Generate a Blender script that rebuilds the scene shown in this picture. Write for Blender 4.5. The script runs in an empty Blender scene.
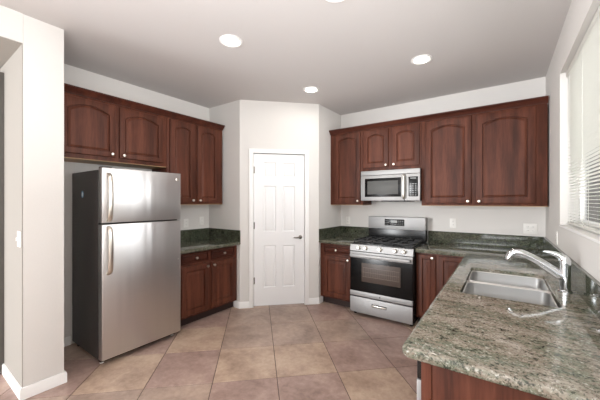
import bpy, bmesh, math, random
from mathutils import Vector, Matrix
PI = math.pi
random.seed(4)
S = bpy.context.scene
C = bpy.context.scene.collection

# ------------------------------------------------------------------ camera
FPX = 294.26
cam = bpy.data.cameras.new('camera'); cam_o = bpy.data.objects.new('camera', cam); C.objects.link(cam_o)
cam.sensor_width = 36; cam.lens = 36 * FPX / 600; cam.shift_y = 1.05 / 600; cam.clip_start = .02
cam_o.location = (0, 0, 1.41); cam_o.rotation_euler = (PI / 2, 0, .619)
S.camera = cam_o
S.view_settings.view_transform = 'Standard'; S.view_settings.look = 'None'
S.view_settings.gamma = 1; S.view_settings.use_curve_mapping = False
S.view_settings.exposure = 0.12

# ------------------------------------------------------------------ light
world = bpy.data.worlds.new('daylight'); S.world = world; world.use_nodes = True
bg = world.node_tree.nodes['Background']; bg.inputs[0].default_value = (.86, .93, 1, 1); bg.inputs[1].default_value = 1.2
ROT = math.radians(.93)            # the window wall stands .93 degrees off square
CX, CY = .313, 4.095
def pf(x, y, z=0):                 # plan point measured along the window wall -> world
    v = Vector((x - CX, y - CY)); c, s = math.cos(ROT), math.sin(ROT)
    return Vector((CX + c * v.x - s * v.y, CY + s * v.x + c * v.y, z))
def area(name, loc, direction, sx, sy, power, col=(.96, .98, 1), shape='RECTANGLE'):
    l = bpy.data.lights.new(name, 'AREA'); l.shape = shape; l.size = sx; l.size_y = sy; l.energy = power; l.color = col
    o = bpy.data.objects.new(name, l); C.objects.link(o); o.location = loc
    o.rotation_euler = Vector(direction).to_track_quat('-Z', 'Y').to_euler(); return o
area('daylight_kitchen_window', pf(.72, 2.15, 1.9), (-1, 0, .12), 1.9, 1.2, 52)
area('daylight_patio_door', pf(.66, -1.9, 1.25), (-1, .1, 0), 2.3, 2.1, 22)
area('fill_rear_window', (-.72, -4.35, 1.35), (0, 1, 0), 2.0, 2.2, 16)  # unseen fill lamp added behind the camera
area('fill_range_wall', (-4.45, -4.35, 1.4), (.32, 1, 0), 1.5, 2.2, 330)  # unseen fill lamp added to brighten the range wall
area('ceiling_bounce_fill', (-.45, -.75, 1.55), (.12, .3, 1), 1.5, 2.4, 112, (.97, .985, 1))  # added uplight behind the camera that brightens the ceiling

sun = bpy.data.lights.new('sun', 'SUN'); sun.energy = 5; sun.angle = .01; sun_o = bpy.data.objects.new('sun', sun); C.objects.link(sun_o)
sun_o.rotation_euler = Vector((1, -.15, -1.2)).to_track_quat('-Z', 'Y').to_euler()

# ------------------------------------------------------------------ mesh helpers
class MB:
    def __init__(s): s.bm = bmesh.new()
    def add(s, b, mi=0, M=None):
        if M is not None: b.transform(M)
        for f in b.faces: f.material_index = mi
        me = bpy.data.meshes.new('t'); b.to_mesh(me); b.free()
        s.bm.from_mesh(me); bpy.data.meshes.remove(me); return s
    def box(s, x0, x1, y0, y1, z0, z1, bev=0, mi=0, seg=2, M=None):
        b = bmesh.new()
        bmesh.ops.create_cube(b, size=1, matrix=Matrix.Translation(((x0+x1)/2, (y0+y1)/2, (z0+z1)/2)) @ Matrix.Diagonal((abs(x1-x0), abs(y1-y0), abs(z1-z0), 1)))
        if bev: bmesh.ops.bevel(b, geom=b.edges[:], offset=bev, segments=seg, profile=.6, affect='EDGES', clamp_overlap=True)
        return s.add(b, mi, M)
    def cyl(s, p0, p1, r, r2=None, seg=20, mi=0, bev=0):
        p0, p1 = Vector(p0), Vector(p1); d = p1 - p0
        b = bmesh.new()
        bmesh.ops.create_cone(b, cap_ends=True, segments=seg, radius1=r, radius2=r if r2 is None else r2, depth=d.length)
        if bev:
            es = [e for e in b.edges if abs(abs(e.verts[0].co.z) - d.length/2) < 1e-6 and abs(e.verts[0].co.z - e.verts[1].co.z) < 1e-6]
            bmesh.ops.bevel(b, geom=es, offset=bev, segments=2, profile=.6, affect='EDGES')
        return s.add(b, mi, Matrix.Translation((p0+p1)/2) @ d.to_track_quat('Z', 'Y').to_matrix().to_4x4())
    def lathe(s, prof, p=(0, 0, 0), axis=(0, 0, 1), seg=20, mi=0):
        b = bmesh.new(); rings = []
        for r, z in prof:
            rings.append([b.verts.new((r*math.cos(2*PI*k/seg), r*math.sin(2*PI*k/seg), z)) for k in range(seg)])
        for A, B in zip(rings, rings[1:]):
            for k in range(seg): b.faces.new((A[k], A[(k+1) % seg], B[(k+1) % seg], B[k]))
        b.faces.new(rings[0][::-1]); b.faces.new(rings[-1])
        bmesh.ops.recalc_face_normals(b, faces=b.faces[:])
        return s.add(b, mi, Matrix.Translation(p) @ Vector(axis).to_track_quat('Z', 'Y').to_matrix().to_4x4())
    def tube(s, pts, r, seg=12, mi=0, flat=1.0, sub=4):
        pts = [Vector(p) for p in pts]; rr = r if isinstance(r, (list, tuple)) else [r]*len(pts)
        P, R = [], []
        for i in range(len(pts)-1):
            p0, p1, p2, p3 = pts[max(i-1, 0)], pts[i], pts[i+1], pts[min(i+2, len(pts)-1)]
            for k in range(sub):
                t = k/sub
                P.append(.5*((2*p1)+(-p0+p2)*t+(2*p0-5*p1+4*p2-p3)*t*t+(-p0+3*p1-3*p2+p3)*t**3)); R.append(rr[i]+(rr[i+1]-rr[i])*t)
        P.append(pts[-1]); R.append(rr[-1])
        b = bmesh.new(); rings = []; up = None
        for i, p in enumerate(P):
            t = (P[min(i+1, len(P)-1)] - P[max(i-1, 0)]).normalized()
            if up is None: up = Vector((0, 0, 1)) if abs(t.z) < .9 else Vector((0, 1, 0))
            n = (up - t*up.dot(t)).normalized(); up = n; m = t.cross(n)
            rings.append([b.verts.new(p + n*R[i]*flat*math.cos(2*PI*k/seg) + m*R[i]*math.sin(2*PI*k/seg)) for k in range(seg)])
        for A, B in zip(rings, rings[1:]):
            for k in range(seg): b.faces.new((A[k], A[(k+1) % seg], B[(k+1) % seg], B[k]))
        b.faces.new(rings[0][::-1]); b.faces.new(rings[-1])
        bmesh.ops.recalc_face_normals(b, faces=b.faces[:])
        return s.add(b, mi)
    def prism(s, poly, z0, z1, mi=0, bev=0, M=None, seg=3):
        b = bmesh.new()
        bot = [b.verts.new((x, y, z0)) for x, y in poly]; f = b.faces.new(bot)
        r = bmesh.ops.extrude_face_region(b, geom=[f])
        for v in [g for g in r['geom'] if isinstance(g, bmesh.types.BMVert)]: v.co.z = z1
        bmesh.ops.recalc_face_normals(b, faces=b.faces[:])
        if bev:
            es = [e for e in b.edges if abs(e.verts[0].co.z - e.verts[1].co.z) < 1e-6]
            bmesh.ops.bevel(b, geom=es, offset=bev, segments=seg, profile=.5, affect='EDGES', clamp_overlap=True)
        return s.add(b, mi, M)
    def sweep(s, prof, path, mi=0):
        # prof: closed (out, z) profile; path: open list of (x, y); out = to the right of travel
        b = bmesh.new(); rings = []
        P = [Vector((p[0], p[1], 0)) for p in path]
        for i, p in enumerate(P):
            a = (P[i] - P[i-1]).normalized() if i else None
            c = (P[i+1] - P[i]).normalized() if i < len(P)-1 else None
            na = Vector((a.y, -a.x, 0)) if a else None; nc = Vector((c.y, -c.x, 0)) if c else None
            n = na if nc is None else nc if na is None else (na+nc)/(1+na.dot(nc))
            rings.append([b.verts.new(p + n*o + Vector((0, 0, z))) for o, z in prof])
        m = len(prof)
        for A, B in zip(rings, rings[1:]):
            for k in range(m): b.faces.new((A[k], A[(k+1) % m], B[(k+1) % m], B[k]))
        b.faces.new(rings[0]); b.faces.new(rings[-1][::-1])
        bmesh.ops.recalc_face_normals(b, faces=b.faces[:])
        return s.add(b, mi)
    def loops(s, L, mi=0, cap0=True, cap1=True):
        b = bmesh.new(); rings = [[b.verts.new(p) for p in l] for l in L]; m = len(L[0])
        for A, B in zip(rings, rings[1:]):
            for k in range(m):
                try: b.faces.new((A[k], A[(k+1) % m], B[(k+1) % m], B[k]))
                except ValueError: pass
        if cap0: b.faces.new(rings[0][::-1])
        if cap1: b.faces.new(rings[-1])
        bmesh.ops.recalc_face_normals(b, faces=b.faces[:])
        return s.add(b, mi)
    def build(s, name, mats, parent=None, loc=(0, 0, 0), rot=0, smooth=32, **tags):
        me = bpy.data.meshes.new(name); s.bm.to_mesh(me); s.bm.free()
        for m in (mats if isinstance(mats, (list, tuple)) else [mats]): me.materials.append(m)
        if smooth:
            for p in me.polygons: p.use_smooth = True
            me.set_sharp_from_angle(angle=math.radians(smooth))
        o = bpy.data.objects.new(name, me); C.objects.link(o); o.location = loc; o.rotation_euler = (0, 0, rot)
        if parent: o.parent = parent
        for k, v in tags.items(): o[k] = v
        return o
def boxm(*a, **k): return MB().box(*a, **k)
def thing(name, label, cat, loc=(0, 0, 0), rot=0, group=None):
    o = bpy.data.objects.new(name, None); C.objects.link(o); o.location = loc; o.rotation_euler = (0, 0, rot)
    o.empty_display_size = .1
    o['label'] = label; o['category'] = cat
    if group: o['group'] = group
    return o
def dup(root, loc, rot, label):
    def cp(o, par):
        c = o.copy(); C.objects.link(c); c.parent = par
        for ch in list(o.children): cp(ch, c)
        return c
    r = cp(root, None); r.location = loc; r.rotation_euler = (0, 0, rot); r['label'] = label; return r
def setting(mb, name, mat, **k): return mb.build(name, mat, kind='structure', **k)

# ------------------------------------------------------------------ materials
def lin(c): return tuple(((x/255)/12.92 if x/255 <= .04045 else ((x/255+.055)/1.055)**2.4) for x in c) + (1,)
class NT:
    def __init__(s, name):
        s.m = bpy.data.materials.new(name); s.m.use_nodes = True; s.t = s.m.node_tree
        s.b = s.t.nodes['Principled BSDF']; s.o = s.t.nodes['Material Output']
    def n(s, ty, **k):
        x = s.t.nodes.new(ty)
        for a, v in k.items():
            if a in x.inputs: x.inputs[a].default_value = v
            else: setattr(x, a, v)
        return x
    def l(s, a, b): s.t.links.new(a, b)
    def obj(s, scale=(1, 1, 1), rot=(0, 0, 0)):
        tc = s.n('ShaderNodeTexCoord'); mp = s.n('ShaderNodeMapping'); mp.inputs['Scale'].default_value = scale; mp.inputs['Rotation'].default_value = rot
        s.l(tc.outputs['Object'], mp.inputs['Vector']); return mp.outputs['Vector']
    def noise(s, vec, scale, detail=4, rough=.55, dist=0):
        x = s.n('ShaderNodeTexNoise'); x.inputs['Scale'].default_value = scale; x.inputs['Detail'].default_value = detail
        x.inputs['Roughness'].default_value = rough; x.inputs['Distortion'].default_value = dist; s.l(vec, x.inputs['Vector']); return x.outputs['Fac']
    def ramp(s, fac, stops):
        r = s.n('ShaderNodeValToRGB'); e = r.color_ramp.elements
        while len(e) < len(stops): e.new(.5)
        for i, (p, c) in enumerate(stops): e[i].position = p; e[i].color = c
        s.l(fac, r.inputs['Fac']); return r.outputs['Color']
    def mix(s, fac, a, b, mode='MIX'):
        x = s.n('ShaderNodeMix', data_type='RGBA', blend_type=mode)
        for inp, v in ((x.inputs[0], fac), (x.inputs[6], a), (x.inputs[7], b)):
            if isinstance(v, (int, float, tuple)): inp.default_value = v
            else: s.l(v, inp)
        return x.outputs[2]
    def math(s, op, a, b=None):
        x = s.n('ShaderNodeMath', operation=op)
        for i, v in enumerate((a, b)):
            if v is None: continue
            if isinstance(v, (int, float)): x.inputs[i].default_value = v
            else: s.l(v, x.inputs[i])
        return x.outputs[0]
    def bump(s, h, strength, dist=.01):
        x = s.n('ShaderNodeBump'); x.inputs['Strength'].default_value = strength; x.inputs['Distance'].default_value = dist
        s.l(h, x.inputs['Height']); s.l(x.outputs[0], s.b.inputs['Normal'])
    def base(s, v):
        if isinstance(v, tuple): s.b.inputs['Base Color'].default_value = v
        else: s.l(v, s.b.inputs['Base Color'])
    def set(s, **k):
        for a, v in k.items(): s.b.inputs[a.replace('_', ' ')].default_value = v
        return s
def g(v): return (v, v, v, 1)

def plain(name, col, rough=.5, metal=0, bump=0, bscale=60, var=.06, **k):
    t = NT(name); v = t.obj(); n = t.noise(v, bscale, 3)
    c = lin(col); t.base(t.mix(n, tuple(x*(1-var) for x in c[:3]) + (1,), tuple(min(1, x*(1+var)) for x in c[:3]) + (1,)))
    t.set(Roughness=rough, Metallic=metal, **k)
    if bump: t.bump(n, bump, .004)
    return t.m
def wood(name, dark, mid, light, rough=.46, horizontal=False):
    t = NT(name); sc = (14, 14, 1.3) if not horizontal else (1.3, 14, 14)
    v = t.obj(sc); n1 = t.noise(v, 1.1, 5, .55, .3); n2 = t.noise(v, 7, 3, .6)
    fac = t.math('ADD', t.math('MULTIPLY', n1, .75), t.math('MULTIPLY', n2, .25))
    col = t.ramp(fac, [(.34, lin(dark)), (.5, lin(mid)), (.68, lin(light))])
    # glued-up boards: each strip has a tone of its own
    tc = t.n('ShaderNodeTexCoord'); sep = t.n('ShaderNodeSeparateXYZ'); t.l(tc.outputs['Object'], sep.inputs[0])
    oi = t.n('ShaderNodeObjectInfo')
    strip = t.math('FLOOR', t.math('MULTIPLY', sep.outputs[2 if horizontal else 0], 11.3))
    wn = t.n('ShaderNodeTexWhiteNoise', noise_dimensions='1D'); t.l(t.math('ADD', strip, t.math('MULTIPLY', oi.outputs['Random'], 37.0)), wn.inputs['W'])
    hsv = t.n('ShaderNodeHueSaturation'); t.l(col, hsv.inputs['Color'])
    t.l(t.math('ADD', .90, t.math('MULTIPLY', wn.outputs['Value'], .22)), hsv.inputs['Value'])
    t.base(hsv.outputs[0]); t.set(Roughness=rough, Specular_IOR_Level=.2); t.bump(n2, .06, .002)
    return t.m
M_WALL = plain('wall_paint', (218, 215, 211), .7, bump=.12, bscale=90, var=.015)
M_CEIL = plain('ceiling_paint', (206, 202, 200), .8, bump=.10, bscale=110, var=.015)
M_TRIM = plain('white_trim_paint', (240, 239, 237), .38, var=.01)
M_DOOR = plain('white_door_paint', (238, 238, 238), .42, var=.01)
M_HALLSHADE = plain('hall_wall_shaded', (158, 153, 146), .8, var=.02)  # wall colour darkened, the hall's shade put into the paint
M_HALL = plain('hall_door_paint', (96, 92, 88), .5)
M_WOOD = wood('cherry_wood', (62, 33, 24), (85, 47, 34), (106, 62, 46))
M_WOODH = wood('cherry_wood_rail', (54, 26, 18), (70, 35, 25), (87, 46, 33), horizontal=True)
M_KICK = plain('dark_toe_kick', (44, 26, 22), .6)
M_MAPLE = plain('maple_underside', (176, 138, 98), .5)
M_NICKEL = plain('satin_nickel', (226, 220, 210), .28, 1)
M_DKNICKEL = plain('dark_nickel', (120, 114, 108), .32, 1)
M_CHROME = plain('chrome', (226, 229, 232), .07, 1, var=.01)
M_BLACKGLASS = plain('black_glass', (10, 10, 11), .22, Specular_IOR_Level=.3)
M_BLACK = plain('black_enamel', (16, 16, 17), .25)
M_IRON = plain('cast_iron', (30, 30, 31), .55, bump=.2)
M_SIDE = plain('fridge_side_grey', (58, 54, 52), .45, 0, bump=.1, bscale=300)
M_GASKET = plain('dark_gasket', (34, 32, 31), .7)
M_PLATE = plain('white_plastic', (236, 234, 229), .4, var=.01)
M_SLOT = plain('dark_slot', (60, 58, 56), .6)
M_GREYTXT = plain('keypad_grey', (170, 172, 172), .5)
def blind_mat():
    t = NT('blind_slat'); t.base(lin((222, 221, 214))); t.set(Roughness=.5)
    tl = t.n('ShaderNodeBsdfTranslucent'); tl.inputs[0].default_value = lin((240, 240, 234)); mx = t.n('ShaderNodeMixShader'); mx.inputs[0].default_value = .12
    t.l(t.b.outputs[0], mx.inputs[1]); t.l(tl.outputs[0], mx.inputs[2]); t.l(mx.outputs[0], t.o.inputs['Surface']); return t.m
M_BLIND = blind_mat()
M_STICKER = plain('blue_sticker', (96, 152, 186), .4)
M_STWHITE = plain('white_sticker', (225, 236, 240), .4)
M_STUCCO = plain('stucco', (214, 204, 188), .9, bump=.4)
M_GROUND = plain('gravel_ground', (178, 160, 138), .95, bump=.5, bscale=40, var=.2)
def steel(name, val, rough, aniso_dir='h', warm=1.0, wav=.12):
    t = NT(name); v = t.obj((2, 2, 260) if aniso_dir == 'h' else (260, 260, 2))
    n = t.noise(v, 1, 3); w = t.noise(t.obj((9, 9, .45)), 1, 1, .4, .5)
    t.base(t.mix(n, (val*.98*warm, val*.98, val*.97, 1), (val*1.02*warm, val*1.02, val*1.01, 1)))
    t.set(Metallic=1.0); t.l(t.math('ADD', rough-.02, t.math('MULTIPLY', n, .04)), t.b.inputs['Roughness'])
    t.bump(w, wav, .02); return t.m
M_STEEL = steel('stainless_steel', .60, .36, 'h', 1.02, .30)
M_STEELR = steel('stainless_steel_bright', .37, .55, 'h', 1.01)
M_RIM = plain('polished_rim', (232, 230, 227), .35, .6)
M_SINK = steel('sink_steel', .62, .38, 'h', 1.0)
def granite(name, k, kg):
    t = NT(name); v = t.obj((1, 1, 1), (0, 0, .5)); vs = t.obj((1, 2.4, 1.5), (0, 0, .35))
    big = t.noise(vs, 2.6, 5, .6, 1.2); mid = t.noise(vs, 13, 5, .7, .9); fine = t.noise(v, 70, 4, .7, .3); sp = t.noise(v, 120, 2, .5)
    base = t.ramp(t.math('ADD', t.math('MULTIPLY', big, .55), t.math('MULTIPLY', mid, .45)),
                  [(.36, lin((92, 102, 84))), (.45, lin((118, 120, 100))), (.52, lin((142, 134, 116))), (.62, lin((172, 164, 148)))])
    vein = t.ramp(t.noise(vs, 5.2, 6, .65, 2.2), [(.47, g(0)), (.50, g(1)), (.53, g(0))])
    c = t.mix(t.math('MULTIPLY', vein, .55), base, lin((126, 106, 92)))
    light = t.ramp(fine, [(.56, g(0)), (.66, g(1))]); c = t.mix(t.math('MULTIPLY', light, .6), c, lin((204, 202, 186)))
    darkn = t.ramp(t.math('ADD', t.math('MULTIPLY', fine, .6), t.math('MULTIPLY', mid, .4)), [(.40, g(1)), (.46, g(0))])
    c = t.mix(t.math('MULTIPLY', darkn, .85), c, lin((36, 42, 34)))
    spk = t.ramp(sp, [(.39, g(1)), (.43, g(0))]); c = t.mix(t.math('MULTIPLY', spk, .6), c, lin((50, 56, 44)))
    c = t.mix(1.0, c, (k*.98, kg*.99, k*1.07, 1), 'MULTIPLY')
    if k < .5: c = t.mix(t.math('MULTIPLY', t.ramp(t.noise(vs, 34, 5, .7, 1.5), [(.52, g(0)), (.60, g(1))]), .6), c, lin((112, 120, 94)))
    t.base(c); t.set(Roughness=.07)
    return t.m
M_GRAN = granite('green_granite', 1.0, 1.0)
M_GRANM = granite('half_shaded_green_granite', .50, .54)  # same stone darkened, shade of the back counters put into the colour
M_GRAND = granite('shaded_green_granite', .22, .25)  # same stone darker still, backsplash shade put into the colour
def tile(name, a, b_, c_):
    t = NT(name); v = t.obj(); n1 = t.noise(v, 3.2, 5, .6, .5); n2 = t.noise(v, 22, 4, .65, .3)
    col = t.ramp(t.math('ADD', t.math('MULTIPLY', n1, .65), t.math('MULTIPLY', n2, .35)), [(.36, lin(a)), (.5, lin(b_)), (.64, lin(c_))])
    t.base(col); t.l(t.math('ADD', .3, t.math('MULTIPLY', n2, .22)), t.b.inputs['Roughness']); t.bump(n2, .15, .004); return t.m
T_T = tile('tan_floor_tile', (148, 124, 107), (177, 152, 133), (196, 174, 154))
T_P = tile('rose_brown_floor_tile', (134, 110, 101), (160, 134, 124), (182, 158, 145))
T_M = tile('brown_floor_tile', (136, 116, 104), (163, 141, 127), (184, 161, 146))
M_GROUT = plain('grout', (92, 78, 70), .9)
def glass():
    t = NT('window_glass'); tr = t.n('ShaderNodeBsdfTransparent'); gl = t.n('ShaderNodeBsdfGlossy'); gl.inputs['Roughness'].default_value = .02
    fr = t.n('ShaderNodeFresnel'); mx = t.n('ShaderNodeMixShader'); t.l(fr.outputs[0], mx.inputs[0]); t.l(tr.outputs[0], mx.inputs[1]); t.l(gl.outputs[0], mx.inputs[2])
    t.l(mx.outputs[0], t.o.inputs['Surface']); return t.m
M_GLASS = glass()
def emit(name, col, st):
    t = NT(name); t.b.inputs['Emission Color'].default_value = col; t.b.inputs['Emission Strength'].default_value = st; t.base(g(.9)); return t.m
M_BULB = emit('lamp_glow', (1, .95, .87, 1), 14)
M_DIGIT = emit('display_glow', (.75, .9, 1, 1), 1.2)

# ------------------------------------------------------------------ setting
H = 2.743
LX, RY = -3.52, 4.095
TH = .12
# floor of square tiles laid on the diagonal
A = math.radians(46.3); dv = Vector((math.cos(A), -math.sin(A))); nv = Vector((math.sin(A), math.cos(A)))
U0, US, V0, VS = .155, .5, -2.355, .52
known = {(-1, 0): 1, (0, 0): 1, (1, 0): 0, (-2, 0): 2, (2, 0): 1, (-1, -1): 0, (0, -1): 0, (1, -1): 1, (2, -1): 1, (-2, -1): 1, (-3, -1): 0, (-4, -1): 1,
         (-1, -2): 2, (0, -2): 2, (1, -2): 2, (2, -2): 1, (-2, -2): 0, (-3, -2): 1, (-1, -3): 2, (0, -3): 2, (1, -3): 1, (-2, -3): 1, (-3, 0): 2}
fl = MB()
fl.box(-6.2, .9, -4.9, 4.5, -.06, -.003, mi=3)
for i in range(-14, 14):
    for j in range(-12, 14):
        a = U0 + i*US; b = V0 + j*VS; c = nv*(a+US/2) + dv*(b+VS/2)
        if not (-6.1 < c.x < .9 and -4.8 < c.y < 4.5): continue
        k = known.get((i, j), random.choice((0, 1, 1, 2)))
        Mx = Matrix.Translation((c.x, c.y, 0)) @ Matrix.Rotation(-A, 4, 'Z')
        fl.box(-VS/2+.003, VS/2-.003, -US/2+.003, US/2-.003, -.02, 0, bev=.0015, mi=k, seg=1, M=Mx)
setting(fl, 'floor', [T_T, T_P, T_M, M_GROUT])
setting(boxm(-6.2, .9, -4.9, 4.5, H, H+.1), 'ceiling', M_CEIL)
# kitchen walls
setting(boxm(LX-TH, LX, .81, 2.81, 0, H), 'wall_left', M_WALL)
setting(MB().prism([(LX, 2.69), (-2.89, 2.69), (-2.89, 2.75), (LX, 2.75)], 0, H), 'wall_left_return', M_WALL)
setting(boxm(LX, -2.82, .562, .80, 0, H, bev=.006), 'wall_left_wing', M_WALL)
setting(boxm(-3.0, -2.82, -4.5, .562, 2.534, H), 'wall_left_header', M_WALL)
setting(boxm(LX, -2.824, .557, .562, 0, 2.527), 'wall_hall_shade_skin', M_HALLSHADE)  # added skin over the wing wall, shade painted into its colour
setting(boxm(-2.137, CX+.3, RY, RY+TH, 0, H), 'wall_back', M_WALL)
setting(boxm(-2.23, -2.137, 3.4447, RY+TH, 0, H), 'wall_back_return', M_WALL)
# pantry wall across the corner, with its door opening
DR = PI/4
DL = (-2.89, 2.69, 0)
LEN = 1.0645; D0, D1, DH = .180, .868, 2.045
pw = MB(); pw.box(0, D0, 0, .10, 0, H); pw.box(D1, LEN, 0, .10, 0, H); pw.box(D0, D1, 0, .10, DH, H)
setting(pw, 'wall_pantry', M_WALL, loc=DL, rot=DR)
ca = MB(); prof = [(0, 0), (0.0, .058), (.010, .058), (.016, .045), (.016, .012), (.010, 0)]
for x0, x1, z0, z1 in ((D0-.058, D0, 0, DH+.058), (D1, D1+.058, 0, DH+.058), (D0, D1, DH, DH+.058)):
    ca.box(x0, x1, -.014, 0, z0, z1, bev=.004)
ca.box(D0-.008, D0, -.002, .10, 0, DH); ca.box(D1, D1+.008, -.002, .10, 0, DH); ca.box(D0, D1, -.002, .10, DH, DH+.006)
for x0, x1, z0, z1 in ((D0-.058, D0-.044, 0, DH+.058), (D1+.044, D1+.058, 0, DH+.058), (D0-.044, D1+.044, DH+.044, DH+.058)): ca.box(x0, x1, -.019, -.012, z0, z1, bev=.003)
for x0, x1, z0, z1 in ((D0, D0+.012, 0, DH), (D1-.012, D1, 0, DH), (D0, D1, DH-.012, DH)): ca.box(x0, x1, .052, .062, z0, z1)
setting(ca, 'door_1_casing', M_TRIM, loc=DL, rot=DR)
# six-panel door slab
def six_panel(w, h, t):
    m = MB(); m.box(0, w, .0125, t, 0, h)
    xs = [0, .19*w, .435*w, .565*w, .81*w, w]; zs = [0, .24, .80, .985, 1.60, 1.72, 1.915, h]
    def fbox(x0, x1, z0, z1): m.box(x0, x1, 0, .013, z0, z1)
    for c in (0, 2, 4): fbox(xs[c], xs[c+1], 0, h)
    for r in (0, 2, 4, 6):
        for c in (1, 3): fbox(xs[c], xs[c+1], zs[r], zs[r+1])
    for r in (1, 3, 5):
        for c in (1, 3):
            x0, x1, z0, z1 = xs[c], xs[c+1], zs[r], zs[r+1]
            L = []
            for o, y in ((0, 0), (.003, .004), (.009, .012), (.016, .012), (.034, .003), (.038, .002)):
                L.append([(x0+o, y, z0+o), (x1-o, y, z0+o), (x1-o, y, z1-o), (x0+o, y, z1-o)])
            m.loops(L, cap0=False)
    return m
ds = six_panel(D1-D0-.010, DH-.020, .035).build('door_1', M_DOOR, loc=Vector(DL) + Vector((math.cos(DR)*(D0+.005)-math.sin(DR)*.012, math.sin(DR)*(D0+.005)+math.cos(DR)*.012, .014)), rot=DR, kind='structure', smooth=20)
hd = MB(); hd.lathe([(.026, 0), (.026, .006), (.020, .010), (.010, .012), (.010, .040)], (.625, 0, .905), (0, -1, 0), 24)
hd.tube([(.625, -.040, .905), (.600, -.043, .905), (.565, -.043, .903), (.528, -.040, .905)], [.009, .010, .009, .007])
hd.build('door_handle', M_DKNICKEL, ds, label='dark nickel lever handle')
for z in (.335, 1.07, 1.81):
    hh = MB(); hh.cyl((-.003, -.006, z-.045), (-.003, -.006, z+.045), .006); hh.box(-.003, .012, -.0015, .001, z-.044, z+.044)
    hh.build('hinge', M_DKNICKEL, ds)
# baseboards
BB = [(0, 0), (.013, 0), (.013, .070), (.009, .082), (0, .084)]
def along(path, name, M=None): return setting(MB().sweep(BB, path), name, M_TRIM)
q = math.sqrt(.5)
def dp(t): return (-2.89+t*q, 2.69+t*q)
along([(-2.985, 2.69), (-2.89, 2.69), dp(D0-.058)], 'baseboard_left')
along([dp(D1+.058), (-2.137, 3.4435), (-2.137, 3.535)], 'baseboard_right')
along([(LX, .556), (-2.819, .556), (-2.819, .801), (-3.50, .801)], 'baseboard_wing')
along([(LX, .83), (LX, 1.05)], 'baseboard_alcove')
# window wall, turned a hair off square
W0, W1, WZ0, WZ1, WT = 1.15, 3.13, 1.222, 2.43, .16
P0, P1 = -3.1, -.8
WL = (CX, CY, 0)
def lx(x): return x - CX
def ly(y): return y - CY
ww = MB()
for y0, y1, z0, z1 in ((W1, 4.3, 0, H), (W0, W1, 0, WZ0), (W0, W1, WZ1, H), (P1, W0, 0, H), (P0, P1, 2.15, H), (-4.7, P0, 0, H)):
    ww.box(0, WT, ly(y0), ly(y1), z0, z1)
setting(ww, 'wall_right', M_WALL, loc=WL, rot=ROT)
sill = boxm(-.006, .10, ly(W0)-.02, ly(W1), WZ0-.014, WZ0+.002, bev=.005)
setting(sill, 'trim_1', M_TRIM, loc=WL, rot=ROT)
wf = MB(); f = .045
for y0, y1, z0, z1 in ((W1-f, W1, WZ0, WZ1), (W0, W0+f, WZ0, WZ1), (W0, W1, WZ0, WZ0+f), (W0, W1, WZ1-f, WZ1), (2.12, 2.17, WZ0, WZ1)):
    wf.box(.11, .155, ly(y0), ly(y1), z0, z1, bev=.004)
w1 = setting(wf, 'window_1', M_TRIM, loc=WL, rot=ROT)
boxm(.130, .134, ly(W0), ly(W1), WZ0, WZ1).build('pane', M_GLASS, w1)
# blinds
bl = thing('window_blind', 'white horizontal slat blind lowered over the window beside the sink', 'blind', WL, ROT)
boxm(.035, .075, ly(W0)+.012, ly(W1)-.012, WZ1-.045, WZ1-.002, bev=.004).build('headrail', M_BLIND, bl)
sl = MB(); n = 52; tilt = math.radians(8)
for k in range(n):
    z = WZ0+.045 + k*(WZ1-WZ0-.11)/(n-1)
    Mx = Matrix.Translation((.055, (ly(W0)+ly(W1))/2, z)) @ Matrix.Rotation(tilt, 4, 'Y')
    hw = (W1-W0)/2-.014
    b = [(-.0125, 0), (-.004, .0016), (.004, .0016), (.0125, 0), (.004, .0010), (-.004, .0010)]
    sl.loops([[(x, -hw, zz) for x, zz in b], [(x, hw, zz) for x, zz in b]])
    bmv = list(sl.bm.verts)[-12:]
    for v in bmv: v.co = Mx @ v.co
sl.build('slats', M_BLIND, bl)
boxm(.042, .068, ly(W0)+.014, ly(W1)-.014, WZ0+.012, WZ0+.028, bev=.003).build('bottom_rail', M_BLIND, bl)
for y in (W1-.12, W1-.55, W1-1.0, W1-1.45, W1-1.86):
    cd = MB()
    for x in (.041, .069): cd.cyl((x, ly(y), WZ0+.02), (x, ly(y), WZ1-.02), .0012, seg=6)
    cd.build('ladder_cord', M_BLIND, bl)
# patio door in the same wall, behind the camera
pd = MB()
for y0, y1, z0, z1 in ((P0, P0+.06, 0, 2.15), (P1-.06, P1, 0, 2.15), (P0, P1, 2.09, 2.15), (P0, P1, 0, .05), (-1.98, -1.92, 0, 2.15)):
    pd.box(.06, .12, ly(y0), ly(y1), z0, z1, bev=.004)
d2 = setting(pd, 'door_2', M_TRIM, loc=WL, rot=ROT)
boxm(.088, .092, ly(P0), ly(P1), .05, 2.09).build('pane', M_GLASS, d2)
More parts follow.
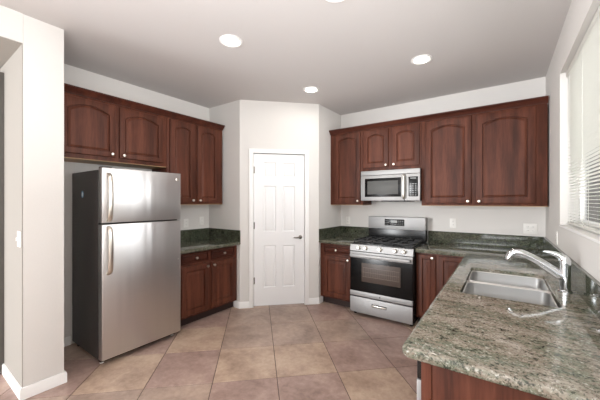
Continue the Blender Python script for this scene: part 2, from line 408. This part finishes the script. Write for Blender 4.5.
# rear wall behind the camera, both windows added to let in fill light
rw = MB()
for x0, x1, z0, z1 in ((-6.2, -5.2, 0, H), (-3.0, -1.80, 0, H), (-5.2, -3.0, 0, .25), (-5.2, -3.0, 2.45, H), (.35, .9, 0, H), (-1.80, .35, 0, .25), (-1.80, .35, 2.45, H)): rw.box(x0, x1, -4.62, -4.5, z0, z1)
setting(rw, 'wall_rear', M_WALL)
rf = MB()
for x0, x1, z0, z1 in ((-1.80, -1.74, .25, 2.45), (.29, .35, .25, 2.45), (-1.80, .35, .25, .31), (-1.80, .35, 2.39, 2.45), (-.75, -.69, .25, 2.45)): rf.box(x0, x1, -4.58, -4.53, z0, z1, bev=.004)
w2 = setting(rf, 'fill_window_2', M_TRIM)
lf = MB()
for x0, x1, z0, z1 in ((-5.2, -5.14, .25, 2.45), (-3.06, -3.0, .25, 2.45), (-5.2, -3.0, .25, .31), (-5.2, -3.0, 2.39, 2.45), (-4.13, -4.07, .25, 2.45)): lf.box(x0, x1, -4.58, -4.53, z0, z1, bev=.004)
w3 = setting(lf, 'fill_window_3', M_TRIM)  # unseen window added to go with the range wall fill lamp
boxm(-5.2, -3.0, -4.556, -4.552, .25, 2.45).build('pane', M_GLASS, w3)
boxm(-1.80, .35, -4.556, -4.552, .25, 2.45).build('pane', M_GLASS, w2)
# hallway seen through the opening at the left
setting(boxm(-6.2, LX, .66, .80, 0, H), 'wall_hall', M_HALLSHADE)
setting(boxm(-6.2, -2.824, -4.5, .5615, 2.527, 2.533), 'ceiling_hall', M_HALLSHADE)
setting(boxm(-6.3, -6.2, -4.62, .80, 0, H), 'wall_hall_end', M_WALL)
setting(boxm(-4.30, -3.37, .50, .66, 0, 2.46, bev=.004), 'door_3', M_HALL)
# outdoors
setting(boxm(.95, 9, -9, 9, -.15, -.05), 'ground', M_GROUND)
setting(boxm(5.2, 5.4, -6, 9, -.05, 1.75), 'wall_garden', M_STUCCO)

# ------------------------------------------------------------------ cabinetry
def outline(x0, x1, z0, z1, rise, y, o, N=18):
    x0 += o; x1 -= o; z0 += o; z1 -= o
    pts = [(x0, y, z0), (x1, y, z0)]
    for k in range(N+1):
        s = 1-2*k/N; x = (x0+x1)/2 + s*(x1-x0)/2; u = s/.96
        pts.append((x, y, z1-rise+(rise*(1-u*u) if abs(u) < 1 else 0)))
    return pts
def outer(w, h, y, o, N=18):
    pts = [(o, y, o), (w-o, y, o)]
    for k in range(N+1): pts.append((w-o-(w-2*o)*k/N, y, h-o))
    return pts
def panel_mesh(w, h, rise=0, st=.055, t=.019, field=.032):
    m = MB()
    L = [outer(w, h, 0, .0), outer(w, h, -t+.005, 0), outer(w, h, -t+.001, .003), outer(w, h, -t, .006)]
    for o, y in ((st, -t), (st+.003, -t+.003), (st+.0035, -t+.016), (st+.009, -t+.016), (st+.0095, -t+.008), (st+.011+field, -t+.0025), (st+.013+field, -t+.001)):
        L.append(outline(0, w, 0, h, rise, y, o))
    return m.loops(L)
def knob(parent, x, z, y=-.019):
    m = MB().lathe([(.008, 0), (.006, .004), (.005, .012), (.013, .017), (.0155, .022), (.013, .027), (.006, .029)], (x, y, z), (0, -1, 0), 18)
    return m.build('knob', M_NICKEL, parent)
def cab_door(parent, x0, x1, z0, z1, y, rise=0, kx=None, kz=None, st=.058):
    d = panel_mesh(x1-x0, z1-z0, rise, st, field=.014 if rise else .030).build('door', M_WOOD, parent, loc=(x0, y, z0), smooth=25)
    if kx is not None: knob(d, kx-x0, kz-z0)
    return d
def drawer(parent, x0, x1, z0, z1, y):
    d = panel_mesh(x1-x0, z1-z0, 0, .018, field=.014).build('drawer', M_WOODH, parent, loc=(x0, y, z0), smooth=25)
    knob(d, (x1-x0)/2, (z1-z0)/2); return d
def carcass(parent, x0, x1, y0, y1, z0, z1):   # y1 = front of the frame, hollow box with face frame rails
    boxm(x0, x1, y1, y0, z0, z1, bev=.0015).build('carcass', M_WOOD, parent)

# uppers on the fridge wall: local x runs along world +Y
def left_unit(name, label, cat, Y0, group=None): return thing(name, label, cat, (LX, Y0, 0), PI/2, group)
FY = -(.325)   # face frame front
u = left_unit('wall_cabinet', 'cherry wood wall cabinet with two short arched doors hung above the refrigerator', 'cabinet', .815)
carcass(u, 0, 1.040, -.002, FY, 1.80, 2.39)
boxm(.0, 1.040, FY+.004, -.004, 1.794, 1.80).build('underside', M_MAPLE, u, label='pale unfinished underside board')
cab_door(u, .055, .500, 1.84, 2.35, FY, .050, .465, 1.868, .050)
cab_door(u, .537, .990, 1.84, 2.35, FY, .050, .572, 1.868, .050)
u = left_unit('wall_cabinet', 'tall cherry wood wall cabinet with two narrow arched doors right of the refrigerator', 'cabinet', 1.858)
carcass(u, 0, .797, -.002, FY, 1.372, 2.39)
boxm(.0, .797, FY+.004, -.004, 1.366, 1.372).build('underside', M_MAPLE, u, label='pale unfinished underside board')
cab_door(u, .030, .355, 1.392, 2.355, FY, .032, .325, 1.418)
cab_door(u, .395, .725, 1.392, 2.355, FY, .032, .425, 1.418)
CR = [(0, 2.372), (.012, 2.372), (.016, 2.385), (.030, 2.398), (.044, 2.418), (.050, 2.421), (.050, 2.434), (0, 2.434)]
def crown(path, label): 
    o = MB().sweep(CR, path).build('crown_moulding', M_WOODH, smooth=40); o['label'] = label; o['category'] = 'moulding'
crown([(LX+.325, .816), (LX+.325, 2.660)], 'dark cherry crown moulding along the top of the fridge wall cabinets')
crown([(-2.136, RY-.325), (CX-.004, RY-.325)], 'dark cherry crown moulding along the top of the cabinets over the microwave and range wall')

# base cabinet between fridge and pantry
def toe(parent, x0, x1, y, z=.10): boxm(x0, x1, y+.07, y+.55, 0, z).build('toe_kick', M_KICK, parent)
BF = -.58
b = left_unit('base_cabinet', 'cherry wood base cabinet with two drawers over two doors between refrigerator and pantry', 'cabinet', 1.825)
carcass(b, 0, .86, -.004, BF, .10, .834); toe(b, 0, .86, BF)
for x0, x1, kx in ((.045, .410, .380), (.445, .815, .475)):
    drawer(b, x0, x1, .700, .822, BF); cab_door(b, x0, x1, .125, .675, BF, 0, kx, .640)
# right side: local x = world x - base
def back_unit(name, label, X0, group=None): return thing(name, label, 'cabinet', (X0, RY, 0), 0, group)
u = back_unit('wall_cabinet', 'tall single-door cherry wall cabinet left of the microwave', -2.134)
carcass(u, 0, .498, -.002, FY, 1.36, 2.39); cab_door(u, .075, .470, 1.385, 2.355, FY, .034, .438, 1.412)
boxm(.0, .498, FY+.004, -.004, 1.354, 1.36).build('underside', M_MAPLE, u, label='pale unfinished underside board')
u = back_unit('wall_cabinet', 'short two-door cherry wall cabinet directly above the microwave', -1.634)
carcass(u, 0, .760, -.002, FY, 1.812, 2.39)
cab_door(u, .015, .360, 1.850, 2.355, FY, .032, .330, 1.880); cab_door(u, .405, .742, 1.850, 2.355, FY, .032, .434, 1.880)
u = back_unit('wall_cabinet', 'wide cherry wall cabinet with two tall arched doors right of the microwave', -.872)
carcass(u, 0, 1.176, -.002, FY, 1.36, 2.39)
boxm(.0, 1.176, FY+.004, -.004, 1.354, 1.36).build('underside', M_MAPLE, u, label='pale unfinished underside board')
cab_door(u, .045, .528, 1.385, 2.355, FY, .042, .495, 1.408, .062); cab_door(u, .567, 1.085, 1.385, 2.355, FY, .042, .602, 1.408, .062)
RF = -.612
b = back_unit('base_cabinet', 'narrow cherry base cabinet with one drawer and one door left of the gas range', -2.132)
carcass(b, 0, .496, -.004, RF, .10, .834); toe(b, 0, .496, RF)
drawer(b, .055, .460, .700, .815, RF); cab_door(b, .055, .460, .125, .675, RF, 0, .430, .640)
b = back_unit('base_cabinet', 'cherry corner base cabinet with full height doors right of the gas range', -.860)
carcass(b, 0, 1.155, -.004, RF, .10, .834); toe(b, 0, .52, RF)
cab_door(b, .020, .205, .125, .815, RF, 0, .172, .785, .045); cab_door(b, .235, .470, .125, .815, RF, 0, None, None, .045)

# peninsula (frame turned with the window wall)
pb = thing('peninsula_cabinet', 'cherry wood peninsula base under the sink counter, its panelled end facing the viewer', 'cabinet', WL, ROT)
FX = lx(-.312)
sb = MB(); sb.box(FX, FX+.02, ly(1.79), ly(3.47), .10, .834); sb.box(FX+.02, -.004, ly(3.43), ly(3.47), .10, .834); sb.box(FX+.02, -.004, ly(1.79), ly(1.81), .10, .834)
sb.box(FX+.02, -.004, ly(1.79), ly(3.47), .10, .12); sb.build('carcass', M_WOOD, pb)
ep = MB(); ep.box(FX, -.004, ly(1.148), ly(1.168), 0, .834, bev=.001); ep.box(FX, FX+.035, ly(1.143), ly(1.149), 0, .834, bev=.0015)
ep.build('end_panel', M_WOOD, pb)
boxm(FX+.07, FX+.09, ly(1.79), ly(3.40), 0, .10).build('toe_kick', M_KICK, pb)
def pen_door(y0, y1, ky):
    d = panel_mesh(y1-y0, .55, 0, .05).build('door', M_WOOD, pb, loc=(FX, ly(y1), .125), smooth=25); d.rotation_euler = (0, 0, -PI/2)
    knob(d, y1-ky, .515)
    dd = panel_mesh(y1-y0, .12, 0, .018, field=.014).build('drawer_front', M_WOODH, pb, loc=(FX, ly(y1), .698), smooth=25); dd.rotation_euler = (0, 0, -PI/2)
pen_door(1.83, 2.26, 2.23); pen_door(2.29, 2.72, 2.32); pen_door(2.76, 3.12, 2.80)
dw = thing('dishwasher', 'stainless dishwasher with black control strip, its edge showing at the end of the peninsula', 'dishwasher', WL, ROT)
boxm(FX+.005, -.03, ly(1.172), ly(1.786), .10, .825).build('tub', M_BLACK, dw)
boxm(FX-.024, FX+.004, ly(1.178), ly(1.780), .11, .735, bev=.005).build('door', M_STEELR, dw)
boxm(FX-.022, FX+.004, ly(1.178), ly(1.780), .738, .828, bev=.004).build('control_panel', M_BLACK, dw)
boxm(FX+.06, FX+.10, ly(1.178), ly(1.780), 0, .10).build('toe_kick', M_BLACK, dw)

# ------------------------------------------------------------------ granite
CT0, CT1 = .836, .876
def labelled(o, label, cat, group=None):
    o['label'] = label; o['category'] = cat
    if group: o['group'] = group
    return o
def rounded(poly_pt, a, b, r, n=6):   # arc at corner between neighbours a, b
    p = Vector(poly_pt); u_ = (Vector(a)-p).normalized(); v_ = (Vector(b)-p).normalized()
    s, e = p+u_*r, p+v_*r
    out = []
    for k in range(n+1):
        t = k/n; out.append(tuple((s*(1-t)**2 + p*2*t*(1-t) + e*t*t)))
    return out
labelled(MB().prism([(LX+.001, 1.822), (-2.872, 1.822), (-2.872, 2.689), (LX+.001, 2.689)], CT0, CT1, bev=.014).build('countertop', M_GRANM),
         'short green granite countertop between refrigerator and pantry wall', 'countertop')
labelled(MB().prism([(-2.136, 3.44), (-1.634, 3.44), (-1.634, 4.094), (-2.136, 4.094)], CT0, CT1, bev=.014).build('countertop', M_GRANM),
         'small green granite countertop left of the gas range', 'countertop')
# L shaped top: range wall + peninsula, with the sink cut-out
PE, PEND = -.378, 1.105
A_ = pf(PE, PEND).to_2d(); B_ = pf(CX-.001, PEND).to_2d(); Cc = pf(CX-.001, CY-.001).to_2d()
tt = (3.44-A_.y)/(pf(PE, 3.44).y-A_.y); I_ = A_.lerp(pf(PE, 3.44).to_2d(), tt)
Sm = I_.lerp(Vector((CX-.001, 3.44)), 1.0); Sm.x = pf(CX-.001, 3.44).x
gap = Vector((0, .0006))
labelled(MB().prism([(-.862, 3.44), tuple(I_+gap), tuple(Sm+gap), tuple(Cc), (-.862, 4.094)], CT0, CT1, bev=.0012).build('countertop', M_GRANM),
         'green granite countertop with painted shade right of the gas range along the back wall', 'countertop')
poly = [tuple(I_)] + rounded(A_, I_, B_, .04) + [tuple(B_), tuple(Sm)]
top = MB().prism(poly, CT0, CT1, bev=.016, seg=4)
SX0, SX1, SY0, SY1 = -.272, .178, 1.955, 2.745
def rrect(x0, x1, y0, y1, r, n=6):
    out = []
    for cx, cy, a in ((x1-r, y1-r, 0), (x0+r, y1-r, 90), (x0+r, y0+r, 180), (x1-r, y0+r, 270)):
        for k in range(n+1):
            t = math.radians(a+90*k/n); out.append((cx+r*math.cos(t), cy+r*math.sin(t)))
    return out
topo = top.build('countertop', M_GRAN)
cut = MB().prism([tuple(pf(x, y).to_2d()) for x, y in rrect(SX0, SX1, SY0, SY1, .022)], .7, 1.0).build('cut', M_GRAN)
md = topo.modifiers.new('cut', 'BOOLEAN'); md.operation = 'DIFFERENCE'; md.object = cut; md.solver = 'EXACT'
bpy.context.view_layer.update()
ev = topo.evaluated_get(bpy.context.evaluated_depsgraph_get()); nm = bpy.data.meshes.new_from_object(ev)
topo.modifiers.clear(); topo.data = nm; bpy.data.objects.remove(cut)
for p in nm.polygons: p.use_smooth = True
nm.set_sharp_from_angle(angle=math.radians(32))
labelled(topo, 'long sage green granite peninsula countertop holding the sink, with a rounded front corner', 'countertop')
BS1 = 1.026; bt = .02
def splash(path, label):   # right of travel = towards the room
    o = MB().sweep([(0.001, CT1), (bt, CT1), (bt, BS1-.003), (bt-.003, BS1), (0.001, BS1)], path).build('backsplash', M_GRAND); labelled(o, label, 'backsplash')
splash([(LX, 1.822), (LX, 2.69), (-2.875, 2.69)], 'low green granite backsplash behind the counter beside the refrigerator')
splash([(-2.137, 3.445), (-2.137, RY), (-1.634, RY)], 'low green granite backsplash in the corner left of the range')
splash([(-.862, RY), (CX, RY), tuple(pf(CX, PEND+.01).to_2d())], 'long low green granite backsplash running right of the range and behind the sink')

# ------------------------------------------------------------------ sink and faucet
sk = thing('kitchen_sink', 'double bowl stainless undermount sink set in the granite peninsula', 'sink', WL, ROT)
fl_ = MB()
mid0, mid1 = 2.362, 2.386
def lrr(x0, x1, y0, y1, r, z): return [(lx(x), ly(y), z) for x, y in rrect(x0, x1, y0, y1, r)]
for (y0, y1) in ((SY0+.0015, mid0), (mid1, SY1-.0015)):
    x0, x1 = SX0+.0015, SX1-.0015
    L = [lrr(x0-.001, x1+.001, y0-.001, y1+.001, .022, .836)]
    for o, z in ((0, .850), (.003, .853), (.007, .848), (.010, .66), (.02, .643), (.05, .638), (.14, .634)): L.append(lrr(x0+o, x1-o, y0+o, y1-o, (.022 if z > .84 and o < .005 else .045), z))
    bowl = MB().loops(L[3:], cap0=False).build('bowl', M_SINK, sk, smooth=50)
    MB().loops(L[:4], cap0=False, cap1=False).build('rim', M_RIM, bowl, smooth=50, label='bright polished rim')
    cx, cy = lx((x0+x1)/2), ly((y0+y1)/2)
    MB().lathe([(.045, 0), (.045, .003), (.036, .004), (.030, .001), (.012, .001), (.010, .006), (.004, .007)], (cx, cy, .634), (0, 0, 1), 24).build('drain', M_CHROME, bowl)
rimm = MB(); rimm.box(lx(SX0-.004), lx(SX1+.004), ly(mid0-.003), ly(mid1+.003), .836, .852, bev=.006, seg=3)
rimm.build('divider', M_RIM, sk)
fr_ = MB()
for a_, b_, c_, d_ in ((SX0-.03, SX0-.002, SY0-.03, SY1+.03), (SX1+.002, SX1+.03, SY0-.03, SY1+.03), (SX0-.03, SX1+.03, SY0-.03, SY0-.002), (SX0-.03, SX1+.03, SY1+.002, SY1+.03)):
    fr_.box(lx(a_), lx(b_), ly(c_), ly(d_), .828, .8355)
fr_.build('flange', M_SINK, sk)

fa = thing('kitchen_faucet', 'chrome single lever pull-out faucet standing behind the sink', 'faucet', WL, ROT)
fx, fy = lx(.236), ly(2.31)
MB().lathe([(.034, CT1), (.034, CT1+.006), (.028, CT1+.012), (.022, CT1+.013)], (fx, fy, 0), (0, 0, 1), 28).build('base_ring', M_CHROME, fa)
MB().lathe([(.025, CT1+.012), (.0265, .93), (.0265, .99), (.0262, 1.03), (.0275, 1.045), (.027, 1.060), (.019, 1.080), (.010, 1.090), (.004, 1.092)], (fx, fy, 0), (0, 0, 1), 28).build('body', M_CHROME, fa)
def fp(x, z): return (lx(x), fy, z)
MB().tube([fp(.234, .962), fp(.200, .984), fp(.150, 1.020), fp(.105, 1.050), fp(.062, 1.073)], [.0255, .0250, .0235, .0225, .0220], seg=18, sub=6).build('spout', M_CHROME, fa)
MB().tube([fp(.062, 1.073), fp(.030, 1.085), fp(.002, 1.086), fp(-.018, 1.074), fp(-.030, 1.052), fp(-.034, 1.036)], [.0215, .0228, .0238, .0240, .0230, .0210], seg=18, sub=6).build('spray_head', M_CHROME, fa)
MB().lathe([(.015, 0), (.015, .003), (.011, .0035)], (lx(-.034), fy, 1.036), (-.12, 0, -1), 20).build('nozzle', M_BLACK, fa)
MB().tube([fp(.240, 1.045), fp(.228, 1.070), fp(.208, 1.088), fp(.175, 1.100), fp(.138, 1.106)], [.026, .024, .018, .012, .007], seg=18, sub=6, flat=.75).build('lever', M_CHROME, fa)

# ------------------------------------------------------------------ refrigerator
fr = thing('refrigerator', 'tall stainless top-freezer refrigerator with dark grey sides standing against the left wall', 'refrigerator', (LX, 1.05, 0), PI/2)
W = .735
boxm(0, W, -.645, -.04, .045, 1.68, bev=.004).build('body', M_SIDE, fr)
boxm(.008, W-.008, -.655, -.645, .06, 1.68).build('gasket', M_GASKET, fr)
def rdoor(z0, z1, name):
    return MB().prism([(0.0, -.656), (0.0, -.708), (.004, -.716), (.012, -.720), (W-.012, -.720), (W-.004, -.716), (W, -.708), (W, -.656)], z0, z1, bev=.0025).build(name, M_STEEL, fr)
d_top = rdoor(1.222, 1.695, 'freezer_door'); d_bot = rdoor(.055, 1.208, 'fridge_door')
def bar(par, z0, z1, top):
    m = MB(); x = .052
    za, zb = z0, z1
    m.tube([(x, -.722, za), (x, -.742, za+.012), (x, -.762, za+.05), (x, -.770, (za+zb)/2), (x, -.762, zb-.05), (x, -.742, zb-.012), (x, -.722, zb)],
           [.018, .019, .020, .020, .020, .019, .018], seg=16, flat=.5)
    m.build('handle', M_NICKEL, par)
    for a_, b_ in ((za-.006, za+.022), (zb-.022, zb+.006)): boxm(x-.015, x+.015, -.7255, -.7195, a_, b_, bev=.003).build('handle_mount', M_NICKEL, par)
bar(d_top, 1.240, 1.645, 1); bar(d_bot, .785, 1.188, 0)
MB().lathe([(.016, 0), (.016, .002), (.013, .003)], (W-.045, -.720, 1.630), (0, -1, 0), 24).build('badge', M_NICKEL, d_top, label='small round silver badge')
MB().lathe([(.006, 0), (.005, .003)], (W-.03, -.720, .812), (0, -1, 0), 16).build('lock_cap', M_PLATE, d_bot)
boxm(.02, W-.02, -.64, -.60, .012, .05).build('kick_grille', M_BLACK, fr)
for x in (.04, W-.04):
    for y in (-.62, -.10): MB().cyl((x, y, 0), (x, y, .046), .017, seg=16).build('foot', M_PLATE if y < -.5 else M_BLACK, fr)
boxm(.02, .09, -.70, -.60, 1.682, 1.71, bev=.006).build('hinge_cover', M_SIDE, fr)
st = MB(); st.prism([(.022*math.cos(t*PI/12)*1.2, .022*math.sin(t*PI/12)*1.5) for t in range(24)], 0, .0012, M=Matrix.Translation((0, -.300, 1.472)) @ Matrix.Rotation(-PI/2, 4, 'Y') @ Matrix.Rotation(PI/2, 4, 'Z'))
sk1 = st.build('sticker', M_STICKER, fr, label='small blue oval sticker on the dark side')
st = MB(); st.prism([(.012*math.cos(t*PI/12)*1.0, .014*math.sin(t*PI/12)*1.5) for t in range(24)], 0, .0020, M=Matrix.Translation((0, -.303, 1.472)) @ Matrix.Rotation(-PI/2, 4, 'Y') @ Matrix.Rotation(PI/2, 4, 'Z'))
st.build('sticker_centre', M_STWHITE, sk1)

# ------------------------------------------------------------------ gas range
rg = thing('gas_range', 'freestanding stainless gas range with black oven door between the base cabinets', 'range', (-1.630, RY, 0))
RW = .762; RFY = -.700
boxm(0, RW, RFY+.02, -.025, .04, .872, bev=.003).build('body', M_BLACK, rg)
ct = MB(); ct.box(0, RW, RFY+.005, -.12, .872, .884, bev=.004); 
for x0, x1 in ((.012, RW-.012),): ct.box(x0, x1, RFY+.03, -.135, .884, .887, bev=.001)
ct.build('cooktop', M_BLACK, rg)
bgm = MB(); bgm.box(0, RW, -.130, -.03, .884, 1.035, mi=1, bev=.003); bgm.box(0, RW, -.136, -.028, 1.030, 1.196, bev=.006); 
bgd = bgm.build('backguard', [M_STEELR, M_BLACK], rg)
dsp = boxm(.235, .500, -.1395, -.135, 1.078, 1.166, bev=.002).build('display', M_BLACKGLASS, bgd)
m = MB(); m.box(.325, .405, -.1408, -.139, 1.118, 1.148); m.build('clock', M_GREYTXT, dsp, label='pale clock readout')
for x in (.255, .280, .430, .455, .480):
    for z in (1.095, 1.118, 1.141): boxm(x-.006, x+.006, -.1405, -.139, z-.003, z+.003).build('button', M_GREYTXT, dsp)
for x in (.325, .345, .365, .385, .405): boxm(x-.005, x+.005, -.1405, -.139, 1.092, 1.099).build('button', M_GREYTXT, dsp)
cpn = MB().loops([[(x, y, z) for y, z in ((RFY+.02, .795), (RFY-.024, .795), (RFY-.014, .872), (RFY+.02, .880))] for x in (0, RW)]).build('control_panel', M_STEELR, rg)
for k, x in enumerate((.115, .205, .385, .565, .665)):
    kb = MB().lathe([(.024, 0), (.024, .006), (.020, .010), (.0185, .032), (.015, .036), (.006, .037)], (x, RFY-.020, .836), (0, -1, .12), 22).box(x-.003, x+.003, RFY-.060, RFY-.035, .822, .854, bev=.001).build('knob', M_NICKEL, cpn)
# oven door
od = boxm(0.004, RW-.004, RFY-.026, RFY+.018, .300, .786, bev=.005).build('oven_door', M_BLACKGLASS, rg)
b1 = MB(); b1.box(0.004, RW-.004, RFY-.030, RFY-.004, .712, .787, bev=.004); b1.build('door_trim', M_STEELR, od)
bar_ = MB(); bar_.box(.020, RW-.020, RFY-.078, RFY-.058, .730, .764, bev=.008, seg=3); bar_.box(.030, .060, RFY-.064, RFY-.028, .734, .760, bev=.004); bar_.box(RW-.060, RW-.030, RFY-.064, RFY-.028, .734, .760, bev=.004)
bar_.build('handle', M_STEELR, od)
M_OVEN = plain('oven_window_glass', (76, 64, 57), .35, Specular_IOR_Level=.3)
ow = MB(); ow.box(.155, .625, RFY-.0275, RFY-.025, .428, .655, bev=.001); owo = ow.build('window', M_OVEN, od, label='brownish oven window')
m = MB()
for z in (.49, .545, .60): m.box(.17, .61, RFY-.0280, RFY-.0272, z, z+.003)
for x in [.18+.022*i for i in range(20)]: m.box(x, x+.002, RFY-.0280, RFY-.0272, .49, .603)
m.build('rack_pattern', plain('rack_grey', (120, 108, 100), .4), owo)
b2 = MB(); b2.box(0.004, RW-.004, RFY-.030, RFY-.004, .243, .304, bev=.004); b2.build('lower_trim', M_STEELR, rg)
MB().lathe([(.009, 0), (.009, .0015)], (.385, RFY-.0298, .272), (0, -1, 0), 20).build('badge', M_SLOT, rg, label='tiny round dark badge')
dr = MB(); dr.box(0.004, RW-.004, RFY-.030, RFY-.002, .040, .232, bev=.004); dro = dr.build('storage_drawer', M_STEELR, rg)
MB().box(.285, .465, RFY-.0312, RFY-.0290, .142, .176, bev=.001).build('handle_slot', M_SLOT, dro)
MB().box(.290, .460, RFY-.036, RFY-.030, .149, .163, bev=.002).build('handle', M_NICKEL, dro)
for x in (.04, RW-.04):
    for y in (RFY+.05, -.08): MB().cyl((x, y, 0), (x, y, .042), .018, seg=14).build('foot', M_BLACK, rg)
# grates: three cast iron frames, burners under them
for gx0, gx1 in ((.018, .262), (.268, .494), (.500, .744)):
    m = MB(); y0, y1, z = RFY+.045, -.150, .912; t = .006; h = .007
    for x in (gx0+t, gx1-t): m.box(x-t, x+t, y0, y1, z-h, z+h, bev=.002)
    for y in (y0+t, (y0+y1)/2, y1-t): m.box(gx0, gx1, y-t, y+t, z-h, z+h, bev=.002)
    xm = (gx0+gx1)/2
    for yc in ((3*y0+y1)/4, (y0+3*y1)/4):
        for dx in (-1, 1): m.box(xm+dx*.035, xm+dx*(gx1-gx0)/2*.98, yc-.004, yc+.004, z-h, z+h+.001, bev=.001)
        for dy in (-1, 1): m.box(xm-.004, xm+.004, yc+dy*.035, yc+dy*.12, z-h, z+h+.001, bev=.001)
    for x in (gx0+t, gx1-t):
        for y in (y0+t, y1-t): m.box(x-t, x+t, y-t, y+t, .886, z, bev=.001)
    m.build('grate', M_IRON, rg)
for x, y, r in ((.14, RFY+.17, .045), (.14, -.26, .036), (.381, -.40, .040), (.622, RFY+.17, .040), (.622, -.26, .030)):
    MB().lathe([(r+.012, .885), (r+.012, .891), (r, .892), (r, .898), (r-.006, .900)], (x, y, 0), (0, 0, 1), 24).build('burner', M_IRON, rg)

# ------------------------------------------------------------------ microwave
mw = thing('microwave', 'stainless over-the-range microwave with black window and keypad', 'microwave', (-1.630, RY, 0))
MF = -.398; z0, z1 = 1.412, 1.806
boxm(0, .758, MF+.035, -.003, z0, z1, bev=.003).build('body', M_BLACK, mw)
fd = boxm(0, .575, MF, MF+.034, z0+.004, z1-.062, bev=.004).build('door', M_STEELR, mw)
boxm(0, .758, MF, MF+.034, z1-.058, z1, bev=.004).build('top_vent', M_STEELR, mw)
cp_ = boxm(.579, .758, MF, MF+.034, z0+.004, z1-.062, bev=.004).build('control_panel', M_STEELR, mw)
win = boxm(.058, .535, MF-.002, MF+.002, z0+.052, z1-.100, bev=.0015).build('window_frame', M_BLACKGLASS, fd)
boxm(.095, .498, MF-.0032, MF, z0+.085, z1-.135, bev=.001).build('window', plain('microwave_window', (88, 88, 86), .45, Specular_IOR_Level=.3), win, label='grey screened window')
hm = MB(); x = .572
hm.tube([(x, MF-.002, z0+.03), (x, MF-.030, z0+.045), (x, MF-.038, z0+.10), (x, MF-.040, (z0+z1)/2-.02), (x, MF-.038, z1-.14), (x, MF-.030, z1-.088), (x, MF-.002, z1-.074)], .0135, seg=16, flat=.8)
hm.build('handle', M_NICKEL, fd)
kp = boxm(.624, .736, MF-.002, MF+.002, z0+.055, z1-.098, bev=.0015).build('keypad_panel', M_BLACKGLASS, cp_)
for r in range(6):
    for c_ in range(3): boxm(.640+c_*.030, .656+c_*.030, MF-.0035, MF-.0015, z0+.068+r*.027, z0+.077+r*.027).build('button', M_GREYTXT, kp)
boxm(.645, .712, MF-.0035, MF-.0015, z1-.122, z1-.112).build('readout', M_GREYTXT, kp)
boxm(.27, .62, MF+.03, -.10, z0-.010, z0, bev=.003).build('grease_filter', M_SLOT, mw)

# ------------------------------------------------------------------ outlets and switches
def outlet(loc, rot, label, wide=1):
    o = thing('wall_outlet', label, 'outlet', loc, rot, 'white wall outlets above the counters')
    w = .036*wide if wide > 1 else .035
    cv = boxm(-w, w, -.006, 0, -.057, .057, bev=.003).build('cover_plate', M_PLATE, o)
    for xc in ((0,) if wide == 1 else (-.023, .023)):
        for z in (-.021, .021):
            r = boxm(xc-.016, xc+.016, -.0085, -.005, z-.014, z+.014, bev=.003).build('receptacle', M_PLATE, cv)
            s_ = MB()
            for dx in (-.006, .006): s_.box(xc+dx-.0012, xc+dx+.0012, -.0090, -.0080, z-.004, z+.005)
            s_.build('slot', M_SLOT, r)
    return o
outlet((LX, 2.317, 1.115), PI/2, 'white wall outlet on the left wall nearest the refrigerator')
outlet((LX, 2.560, 1.135), PI/2, 'white wall outlet on the left wall in the corner by the pantry')
outlet((-2.015, RY, 1.115), 0, 'white wall outlet left of the range backguard')
outlet((-.575, RY, 1.135), 0, 'single white wall outlet between the range and the corner')
outlet((.185, RY, 1.105), 0, 'wide double white wall outlet in the corner right of the range', 1.7)
o = pf(CX, 3.27); outlet((o.x, o.y, 1.10), ROT-PI/2, 'white wall outlet on the window wall under the blind')
sw = thing('light_switch', 'white double light switch on the side of the left wing wall', 'switch', (-2.885, .557, 1.135))
cv = boxm(-.045, .045, -.006, 0, -.057, .057, bev=.003).build('cover_plate', M_PLATE, sw)
for x in (-.02, .02): boxm(x-.008, x+.008, -.016, -.005, -.014, .012, bev=.003).build('toggle', M_PLATE, cv)

# ------------------------------------------------------------------ recessed lights
def can(x, y, label):
    o = thing('recessed_light', label, 'ceiling light', (x, y, H), 0, 'recessed ceiling lights')
    MB().lathe([(.095, 0), (.095, -.004), (.082, -.010), (.070, -.006), (.066, -.001), (.066, 0)], (0, 0, 0), (0, 0, 1), 40).build('trim_ring', M_TRIM, o)
    MB().lathe([(.064, -.0015), (.064, -.006), (.050, -.009), (.010, -.011)], (0, 0, 0), (0, 0, 1), 32).build('lens', M_BULB, o)
    l = area('lamp_light', (x, y, H-.03), (0, 0, -1), .13, .13, 2.6, (1, .96, .91), 'DISK'); 
    return o
can(-1.89, 1.663, 'glowing recessed ceiling light nearest the refrigerator')
can(-.676, 2.921, 'glowing recessed ceiling light in front of the range and right of the others')
can(-1.933, 2.94, 'small glowing recessed ceiling light in front of the pantry door')
can(-.90, 1.663, 'recessed ceiling light at the top edge of the view')
